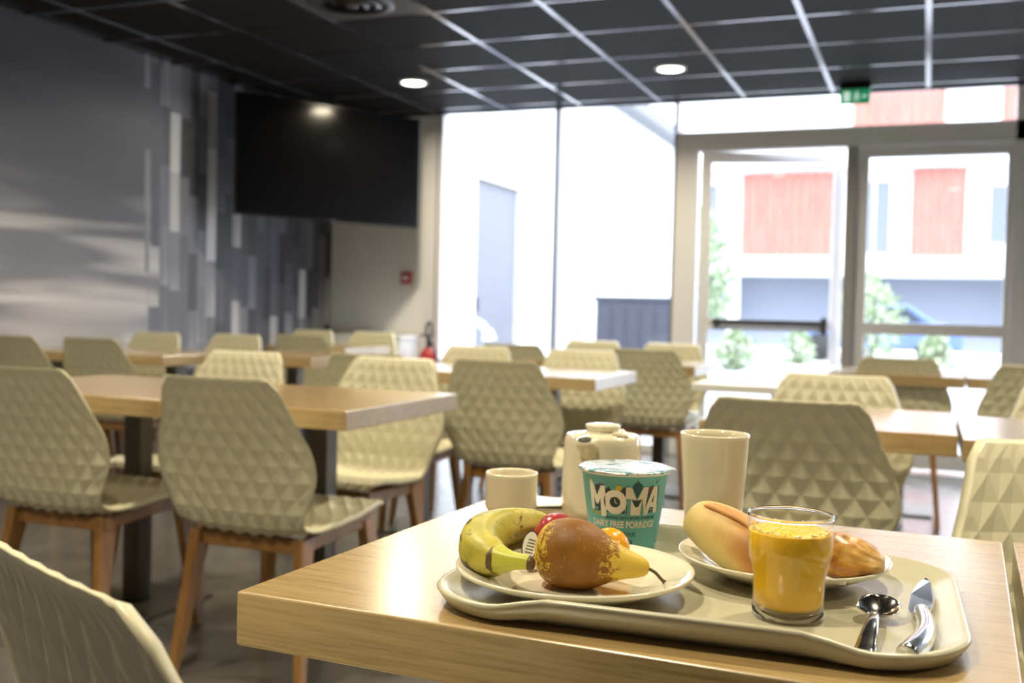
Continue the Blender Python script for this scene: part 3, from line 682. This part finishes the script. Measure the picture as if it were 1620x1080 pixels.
wrap(curve_bm([T([(31,36),(36,39),(40,36),(34,27)])]), 'print_purple_roof', 'inkpurple', .00022)
wrap(curve_bm([T([(-37,37),(-33,41),(-28,40),(-30,36)])]), 'print_purple_roof', 'inkpurple', .00022)
wrap(curve_bm([T([(42,44),(45,45.2),(49,48),(46,43.5),(44,42)])]), 'print_bird', 'inkblue', .0002)
wrap(curve_bm([T([(-42,4),(-42,8),(-38,8),(-38,4)]), T([(16,2),(16,5),(18,5),(18,2)]), T([(16,7),(16,9),(18,9),(18,7)]), T([(38,2),(38,4),(42,4),(42,2)]), T([(38,6),(38,8),(42,8),(42,6)])]), 'print_windows', 'teal', .0003)
wrap(curve_bm([T(Mp), T(Op), T(circ(-12, 17, 7.2, 28)), T(M2), T(Ap), T(Ah)]), 'print_wordmark', 'letter', .00035)
wrap(curve_bm([T(circ(-12, 17, 7.2, 28))]), 'print_clock', 'ink', .0003)
wrap(curve_bm([T([(-12.5,17),(-12.5,22),(-11.7,22),(-11.5,17.4),(-9,15.2),(-9.6,14.6)])]), 'print_clock_hands', 'letter', .0005)
wrap(text_bm('MAKING OATS MORE AWESOME', .064, .0410, .0030, .02, .009), 'print_tagline', 'ink', .0003)
wrap(text_bm('DAIRY FREE PORRIDGE', .083, .0335, .0078, .028), 'print_line', 'letter', .0003)
wrap(text_bm('coconut', .032, .0225, .0058, .0), 'print_flavour', 'inkblue', .0003)
wrap(text_bm('& chia', .025, .0140, .0065, .0), 'print_flavour', 'inkblue', .0003)
wrap(text_bm('70g', .010, .0055, .003, .0, .028), 'print_weight', 'letter', .0003)

# ------------------------------------------------------------------ fruit
bp = [(-.334,.905,.795,.0062),(-.342,.905,.7955,.0072),(-.352,.906,.795,.0085),(-.364,.909,.794,.0125),(-.377,.915,.793,.0180),(-.392,.927,.794,.0207),(-.404,.948,.797,.0215),(-.410,.975,.800,.0215),(-.409,1.003,.801,.0210),(-.401,1.028,.801,.0195),(-.386,1.048,.800,.0165),(-.372,1.058,.799,.011),(-.364,1.061,.799,.005)]
cp = catmull([Vector(p[:3]) for p in bp], 6); cr = catmull([Vector((p[3],0,0)) for p in bp], 6)
mb = MB(); rings = []
BO = Vector((-.385, .97, .78))
for i, p in enumerate(cp):
    tt = (cp[min(i+1, len(cp)-1)]-cp[max(i-1, 0)]).normalized(); a = tt.cross(Vector((0,0,1))).normalized(); b = a.cross(tt); rad = cr[i].x
    rings.append([tuple(p-BO + (a*cos(q)+b*sin(q))*rad*(1+.035*cos(5*q+.6))) for q in [2*pi*k/30 for k in range(30)]])
t = thing('banana', tuple(BO), 'spotted yellow-green banana curled along the left of the plate', 'banana')
MB().loft(rings[20:], True, True, True).build('skin', 'banana', t)
MB().loft(rings[:21], True, True, True).build('neck', 'banana_green', t)
MB().tube([cp[0]-BO+Vector((.0018,-.0002,.0003)), cp[0]-BO, cp[1]-BO+Vector((-.001,0,0))], [.0058, .0068, .0072], 14).build('cut_tip', 'bruise', t)
# dark bruise patches lying on the skin
def patch(idx, qa, qb, ia, ib, nm, m, off=.0003):
    mb = MB(); g = []
    for i in range(ia, ib+1):
        p = cp[i]; tt = (cp[i+1]-cp[i-1]).normalized(); a = tt.cross(Vector((0,0,1))).normalized(); b = a.cross(tt); rad = cr[i].x+off
        e = sin(pi*(i-ia+.6)/(ib-ia+1.2)); qm = (qa+qb)/2; qh = (qb-qa)/2*e*(1+.18*sin(i*2.3))
        g.append([tuple(p-BO+(a*cos(q)+b*sin(q))*rad*(1+.035*cos(5*q+.6))) for q in [qm-qh+2*qh*k/8 for k in range(9)]])
    mb.loft(g, False, False, True); return mb.build(nm, m, t)
patch(0, R(195), R(262), 25, 33, 'bruise', 'bruise'); patch(0, R(120), R(235), 19, 21, 'bruise', 'bruise', .0005); patch(0, R(120), R(135), 38, 41, 'bruise', 'bruise'); patch(0, R(150), R(160), 33, 36, 'bruise', 'bruise'); patch(0, R(128), R(142), 45, 48, 'bruise', 'bruise')
# pear
t = thing('pear', (-.3005, .953, .7965), 'russet brown pear with a yellow neck lying on the front plate', 'pear')
prf = [(-.0405,.001),(-.0400,.004),(-.0425,.008),(-.0425,.014),(-.0385,.0225),(-.031,.0290),(-.020,.0330),(-.008,.0340),(.004,.0325),(.015,.0285),(.025,.0230),(.035,.0180),(.045,.0140),(.055,.0110),(.062,.0080),(.0655,.0045),(.0665,.001)]
pf = catmull([Vector((a, b, 0)) for a, b in prf], 4); rings = []
for p in pf:
    r = max(.0008, p.y); cz = -.0 - .004*max(0, p.x)/.06; rings.append([(p.x, r*cos(q), cz + r*sin(q)) for q in [2*pi*k/48 for k in range(48)]])
pb = MB().loft(rings, True, True, True).build('flesh', 'pear', t)
MB().tube(catmull([(.064, 0, -.004), (.072, -.001, -.007), (.078, -.002, -.012), (.082, -.002, -.015)], 4), [.0016]*9+[.0016, .0017, .0022, .0026], 8).build('stem', 'stem', t)
MB().lathe([(.001, 0), (.0045, 0), (.0035, .0015), (.001, .002)], 10).build('calyx', 'stem', t, (-.0415, 0, 0)).rotation_euler = (0, R(90), 0)
t.rotation_euler = (0, R(2), R(4))
def plum(name, loc, r, m, label):
    t = thing(name, loc, label, 'plum')
    g = []
    for j in range(25):
        th = pi*j/24; z = r*1.12*cos(th); rr = max(.0003, r*sin(th))
        g.append([(rr*cos(q)*(1-.05*math.exp(-((q-pi)/.25)**2)), rr*sin(q), z) for q in [2*pi*k/36 for k in range(36)]])
    MB().loft(g, True, True, True).build('skin', m, t); MB().tube([(0,0,r*1.1), (.001,0,r*1.1+.003)], .0012, 6).build('stem_scar', 'stem', t)
    t.rotation_euler = (R(70), R(30), 0)
    return t
plum('red_plum', (-.349, 1.020, .7965), .0240, 'redplum', 'shiny red plum hidden between the banana and the pear')
plum('yellow_plum', (-.2915, 1.020, .7905), .0205, 'yellowplum', 'small yellow-orange plum behind the neck of the pear')
# sticker on the red plum side
t = thing('fruit_sticker', (-.3640, .9830, .793), 'oval white fruit sticker between banana and pear', 'sticker')
n_ = 24
def oval(a, b, y, nm, m): return MB().add([(a*cos(2*pi*i/n_), y, b*sin(2*pi*i/n_)) for i in range(n_)]+[(a*cos(2*pi*i/n_), y+.0003, b*sin(2*pi*i/n_)) for i in range(n_)], [tuple(range(n_)), tuple(range(n_, 2*n_))[::-1]]+[(i,(i+1)%n_,n_+(i+1)%n_,n_+i) for i in range(n_)]).build(nm, m, t)
oval(.0085, .0150, 0, 'border', 'ink'); oval(.0074, .0138, -.0004, 'label_face', 'napkin')
for k in range(5): B(-.0042+.0004*k, -.0009, -.0075+.0032*k, .0038+.0002*k, -.0005, -.0069+.0032*k).build('print_line', 'ink', t)
t.rotation_euler = (R(-18), R(12), R(22))

# ------------------------------------------------------------------ bread roll and pastry
t = thing('bread_roll', (-.174, 1.064, .7995), 'crusty bread roll with a split seam behind the juice glass', 'bread')
g = []
for j in range(33):
    th = pi*j/32; x = -.068*cos(th); k = sin(th)**.62; ry = .031*k; rz = .028*k
    g.append([(x+.003*noise.noise((x*40, q, 1)), ry*cos(q)*(1+.05*noise.noise((x*30, cos(q), sin(q)))), rz*sin(q)*(1.12 if sin(q) > 0 else .86)*(1+.05*noise.noise((x*30, cos(q)*2, sin(q)*2)))) for q in [2*pi*i/48 for i in range(48)]])
MB().loft(g, True, True, True).build('crust', 'bread', t)
ear = [(-.050, -.004, .0205), (-.03, -.006, .0290), (-.005, -.005, .0320), (.02, -.001, .0315), (.045, .003, .0235), (.057, .004, .013)]
MB().tube(catmull(ear, 5), [.001, .002, .003, .004, .005, .0055, .006, .006, .006, .006, .006, .006, .006, .006, .006, .006, .006, .006, .0055, .005, .0045, .004, .003, .002, .0015, .001], 12, flat=.55).build('seam', 'breadear', t)
t.rotation_euler = (R(8), R(12), R(-42))
t = thing('puff_pastry', (-.071, 1.078, .7925), 'golden glazed puff pastry at the right of the back plate', 'pastry')
g = []
for j in range(37):
    th = pi*j/36; x = -.041*cos(th); k = sin(th)**.55; 
    ring_ = []
    for i in range(56):
        q = 2*pi*i/56; c = Vector((x*30, cos(q)*1.3, sin(q)*1.3)); d = 1+.12*noise.noise(c*1.1)+.07*noise.noise(c*3.1)
        lay = 1+.02*sin(sin(q)*24+x*70)
        ring_.append((x, .034*k*cos(q)*d*lay, .0240*k*sin(q)*d*lay*(1.05 if sin(q) > 0 else .75)*(1-.35*max(0, x)/.041)))
    g.append(ring_)
MB().loft(g, True, True, True).build('baked_dough', 'pastry', t)
t.rotation_euler = (R(4), R(5), R(6))
t = MB().prism([(-.004,-.003),(.003,-.0035),(.0045,.002),(0,.004),(-.004,.002)], 0, .003).build('pastry_flake', 'napkin', bevel=.0005); t.location = (-.066, 1.0215, FZ+.0195); t.rotation_euler = (R(-12), 0, .3); tag(t, 'tiny white flake on the plate rim below the pastry', 'crumb')

# ------------------------------------------------------------------ juice glass
GX_, GY_ = -.1075, .962
t = thing('juice_glass', (GX_, GY_, FZ), 'clear stackable tumbler full of orange juice', 'glass')
out = [(.0285, 0), (.0305, .0008), (.0315, .003), (.0318, .010), (.0322, .030), (.0332, .042), (.0365, .055), (.0378, .066), (.0378, .080), (.0377, .0905), (.0374, .0925), (.0366, .0928)]
MB().lathe([(.0362, .0905), (.0380, .0905), (.0382, .0922), (.0378, .0935), (.0368, .0937), (.0362, .0925), (.0362, .0905)], 96).build('rim', 'glass', t)
inn = [(.0364, .0915), (.0366, .080), (.0366, .066), (.0353, .056), (.0321, .0425), (.0311, .030), (.0306, .014), (.0275, .0105), (.001, .0095)]
MB().lathe([(.001, .0015), (.024, .0015)] + out[:4] + [(.0302, .0102), (.0275, .0098), (.001, .0095)], 96).build('base', 'glass', t)
MB().lathe([(.0303, .0104)] + out[3:] + inn[:-2] + [(.0303, .0104)], 96).build('tumbler', 'wallglass', t)
mb = MB().lathe([(.001, .0098), (.0272, .0108), (.0304, .0142), (.0310, .030), (.0320, .0425), (.0352, .0562), (.0365, .066), (.0365, .0775), (.0360, .0782), (.001, .0780)], 96).build('juice', 'juice', t)
mb = MB()
random.seed(3)
for k in range(150):
    a = random.uniform(0, 2*pi); rr = .0352*math.sqrt(random.uniform(.62, 1)) if k < 110 else random.uniform(0, .03); s = random.uniform(.0006, .0017)
    zc = .0782 + (random.uniform(0, .0035) if rr > .033 else 0)
    mb.lathe([(s*.05, -s*.6), (s*.8, -s*.4), (s, 0), (s*.8, s*.5), (s*.05, s*.8)], 7, (rr*cos(a), rr*sin(a), zc))
o = mb.build('foam_bubbles', 'foam', t); o['kind'] = 'stuff'

# ------------------------------------------------------------------ cutlery
def surf(name, m, par, rows, th):   # rows: list of lists of points; thickness downwards
    n = len(rows[0]); top = [p for r in rows for p in r]; bot = [(x, y, z-th) for x, y, z in top]; K = len(top); fs = []
    for j in range(len(rows)-1):
        for i in range(n-1):
            a = j*n+i; fs += [(a, a+1, a+1+n, a+n), (K+a, K+a+n, K+a+n+1, K+a+1)]
    bd = list(range(n)) + [j*n+n-1 for j in range(1, len(rows))] + [(len(rows)-1)*n+i for i in range(n-2, -1, -1)] + [j*n for j in range(len(rows)-2, 0, -1)]
    for k in range(len(bd)): a, b = bd[k], bd[(k+1) % len(bd)]; fs.append((a, K+a, K+b, b))
    return MB().add(top+bot, fs, True).build(name, m, par)
t = thing('spoon', (-.0315, .985, FZ), 'small polished spoon lying beside the juice glass', 'spoon')
rows = []
for j in range(21):
    v = -1+2*j/20; w = math.sqrt(max(0.0, 1-abs(v)**2.2))*.0190*(1-.06*v); w = max(w, .0012 if v < 0 else .0006)
    rows.append([(w*u, .006+.0225*v, .0135 + .0035*v - .0085*max(0, (1-v*v))*(1-u*u)) for u in [-1+2*i/14 for i in range(15)]])
surf('bowl', 'cutlery', t, rows, .0010)
rows = []
for j in range(19):
    s = j/18; y = -.0155-.0925*s; w = .0028+.0062*s**1.3 if s > .06 else .0030
    z = .0115 + .0045*sin(pi*min(1, s*1.1)) - .0080*s**2
    rows.append([(w*u - .006*s, y, z+.0006*(1-u*u)) for u in (-1, -.5, 0, .5, 1)])
surf('handle', 'cutlery', t, rows, .0018)
t = thing('knife', (.0, 0, FZ), 'polished table knife with a curved hollow handle at the tray right end', 'knife')
bl = [(.0085, 1.118, .0120), (.0060, 1.116, .0110), (.0010, 1.100, .0100), (-.0048, 1.06, .0085), (-.0065, 1.010, .0075), (-.0045, .998, .0070), (.011, .996, .0085), (.0145, 1.03, .0095), (.0145, 1.07, .0105), (.0120, 1.105, .0118)]
top = [Vector(p) for p in bl]; n_ = len(top)
MB().add([p+Vector((-.0004,0,.0006)) for p in top]+[p-Vector((-.0004,0,.0006)) for p in top], [tuple(range(n_)), tuple(range(n_, 2*n_))[::-1]]+[(i,(i+1)%n_,n_+(i+1)%n_,n_+i) for i in range(n_)]).build('blade', 'cutlery', t)
MB().tube(catmull([(.0045, 1.004, .0085), (.0065, .985, .0090), (.0085, .955, .0095), (.0078, .925, .0095), (.0025, .893, .0095), (-.004, .866, .0095), (-.0055, .861, .0092)], 5), [.0065+.0030*min(1, k/22) for k in range(28)]+[.0094, .0085, .006], 16).build('handle', 'cutlery', t)

# ------------------------------------------------------------------ outdoors
g0 = B(-30, WINY+.12, -.12, 30, 34.9, -.02).build('ground', 'paving', kind='structure')
B(XL-.1, WINY+.12, -.02, XR+.1, WINY+1.6, -.005).build('trim_2', 'paving', kind='structure')
t = thing('side_wing', (-4.6, 0, 0), 'long white rendered building wing seen through the left windows', 'building')
mb = MB(); mb.box(-3, 7.66, -.02, 0, 10.50, 4.2); mb.box(-3, 11.85, -.02, 0, 20.4, 4.2); mb.box(-3, 10.50, 2.47, 0, 11.85, 4.2); mb.box(-3, 10.5, -.02, -.12, 11.85, 2.47)
mb.build('wall', 'render', t)
dd = B(-.11, 10.52, 0, -.07, 11.83, 2.45).build('door', 'greydoor', t, bevel=.004); B(-.07, 10.62, 1.0, -.02, 10.66, 1.15).build('handle', 'handle', dd)
B(-3, 7.66, 4.2, .28, 20.6, 4.42).build('roof_edge', 'greydoor', t, bevel=.01)
B(0, 12.9, .0, .02, 13.0, 2.3).build('downpipe', 'frame', t)
t = thing('wall_camera', (-4.6, 10.0, .78), 'white curved wall bracket on the side wing left of its grey door', 'bracket')
MB().tube(catmull([(0, 0, .10), (.12, -.02, .13), (.25, .05, .10), (.32, .12, 0), (.33, .14, -.07)], 5), [.035]*10+[.04]*5+[.06]*3+[.075]*3, 12).build('arm', 'white', t); B(-.0, -.07, .02, .03, .07, .18).build('wall_plate', 'white', t, bevel=.005)
t = thing('outdoor_container', (-3.55, 14.2, -.02), 'dark blue-grey storage box standing outside the left windows', 'box')
B(-.68, -.4, 0, .60, .4, 1.2).build('body', 'greydark', t, bevel=.01); B(-.71, -.43, 1.2, .63, .43, 1.26).build('lid', 'greydark', t, bevel=.01)
for k in range(6): B(-.62+.2*k, -.415, .08, -.47+.2*k, -.40, 1.1).build('panel', 'greydark', t, bevel=.004)
# facade opposite
FY = 35
t = thing('opposite_building', (0, FY, 0), 'white apartment building with red timber panels across the courtyard', 'building')
B(-14, 0, 2.35, 16, 6, 10.5).build('upper_wall', 'render', t)
B(-14, 1.2, -.02, 16, 6, 2.35).build('ground_floor_wall', 'winglass', t)
B(-14, -.55, 2.35, 16, 0, 2.95).build('balcony_edge', 'render', t); B(-14, -.5, 5.72, 16, 0, 6.1).build('balcony_edge', 'render', t)
for x in (-10.5, -6.2, -2.1, 2.6, 7): B(x, .1, -.02, x+.35, .5, 2.35).build('column', 'render', t)
def clad(x0, x1, z0, z1, nb):
    w = (x1-x0)/nb
    for k in range(nb): B(x0+k*w+.02, -.08-.02*(k % 2), z0, x0+(k+1)*w-.02, -.002, z1).build('cladding_board', 'cladding', t)
clad(-5.80, -2.75, 2.96, 5.65, 11); clad(-.57, 1.02, 2.96, 5.68, 7); clad(-2.4, .35, 6.4, 9.0, 10); clad(1.9, 4.6, 6.4, 9.0, 10)
for x0, x1, z0, z1 in ((1.6, 3.6, 3.3, 5.2), (-7.9, -6.5, 3.1, 5.4), (-2.2, -1.1, 3.0, 5.4)):
    f = B(x0, -.06, z0, x1, -.001, z1).build('window', 'frame', t); B(x0+.08, -.075, z0+.08, (x0+x1)/2-.04, -.055, z1-.08).build('pane', 'winglass', f); B((x0+x1)/2+.04, -.075, z0+.08, x1-.08, -.055, z1-.08).build('pane', 'winglass', f)
def shrub(name, loc, w, h, n, seed, label, trunk=.3, ls=.09):
    t = thing(name, loc, label, 'plant', 0, 'plants in the courtyard'); random.seed(seed); mb = MB()
    for k in range(n):
        z = trunk + (h-trunk)*random.random()**.9; q = (z-trunk)/(h-trunk); rad = w*math.sqrt(max(.05, 1-(2*q-.8)**2))*random.random()**.5; a = random.uniform(0, 2*pi)
        c = Vector((rad*cos(a), rad*sin(a), z)); d = Vector([random.uniform(-1, 1) for _ in range(3)]).normalized()*ls; e = d.cross(Vector([random.uniform(-1, 1) for _ in range(3)])).normalized()*ls*.45
        mb.add([c-d, c+e, c+d, c-e, c+Vector((0,0,ls*.12))], [(0,1,4),(1,2,4),(2,3,4),(3,0,4)])
    mb.build('foliage', 'leaf', t)
    mb = MB()
    for k in range(5):
        a = 2*pi*k/5; mb.tube([(0.02*cos(a), .02*sin(a), 0), (w*.25*cos(a), w*.25*sin(a), h*.45), (w*.5*cos(a), w*.5*sin(a), h*.8)], [.03, .02, .008], 6)
    mb.build('stems', 'bark', t); return t
shrub('young_tree', (-4.45, 22, -.02), .75, 3.3, 900, 1, 'pale green young tree seen through the left door leaf', .9, .12)
shrub('courtyard_shrub', (-1.05, 22, -.02), .7, 1.95, 700, 2, 'rounded green shrub seen through the right door leaf', .35, .10)
shrub('courtyard_shrub', (-3.35, 20, -.02), .5, .75, 400, 3, 'low green bush outside at the foot of the left door view', .02, .08)
shrub('courtyard_shrub', (-2.2, 20, -.02), .35, .85, 300, 4, 'low green bush outside close to the middle door post', .02, .08)
shrub('courtyard_shrub', (.15, 18, -.02), .3, .95, 300, 5, 'low green bush outside right of the parked blue car', .02, .08)
t = thing('parked_car', (-1.15, 27, -.02), 'blue parked car low behind the right door leaf', 'car')
side = [(-1.9,.35),(-1.95,.75),(-1.6,.88),(-1.0,.95),(-.55,1.38),(.75,1.40),(1.35,.98),(1.9,.90),(1.98,.6),(1.95,.35)]
vs = [(x, -.8, z) for x, z in side]+[(x, .8, z) for x, z in side]; n_ = len(side)
MB().add(vs, [tuple(range(n_)), tuple(range(n_, 2*n_))[::-1]]+[(i,(i+1)%n_,n_+(i+1)%n_,n_+i) for i in range(n_)]).build('body', 'bluecar', t, bevel=.06)
for xs in (((-.85,.98),(-.5,1.30),(.05,1.31),(.05,.98)), ((.12,.98),(.12,1.31),(.68,1.31),(1.1,.98))):
    MB().add([(x, -.82, z) for x, z in xs]+[(x, -.79, z) for x, z in xs], [(0,1,2,3),(7,6,5,4),(0,4,5,1),(1,5,6,2),(2,6,7,3),(3,7,4,0)]).build('side_window', 'carglass', t)
for x in (-1.25, 1.25):
    for s in (-1, 1):
        w = MB().lathe([(.05, -.1), (.30, -.1), (.33, -.06), (.33, .06), (.30, .1), (.05, .1)], 24).build('wheel', 'tyre', t, (x, s*.74, .33)); w.rotation_euler = (R(90), 0, 0)
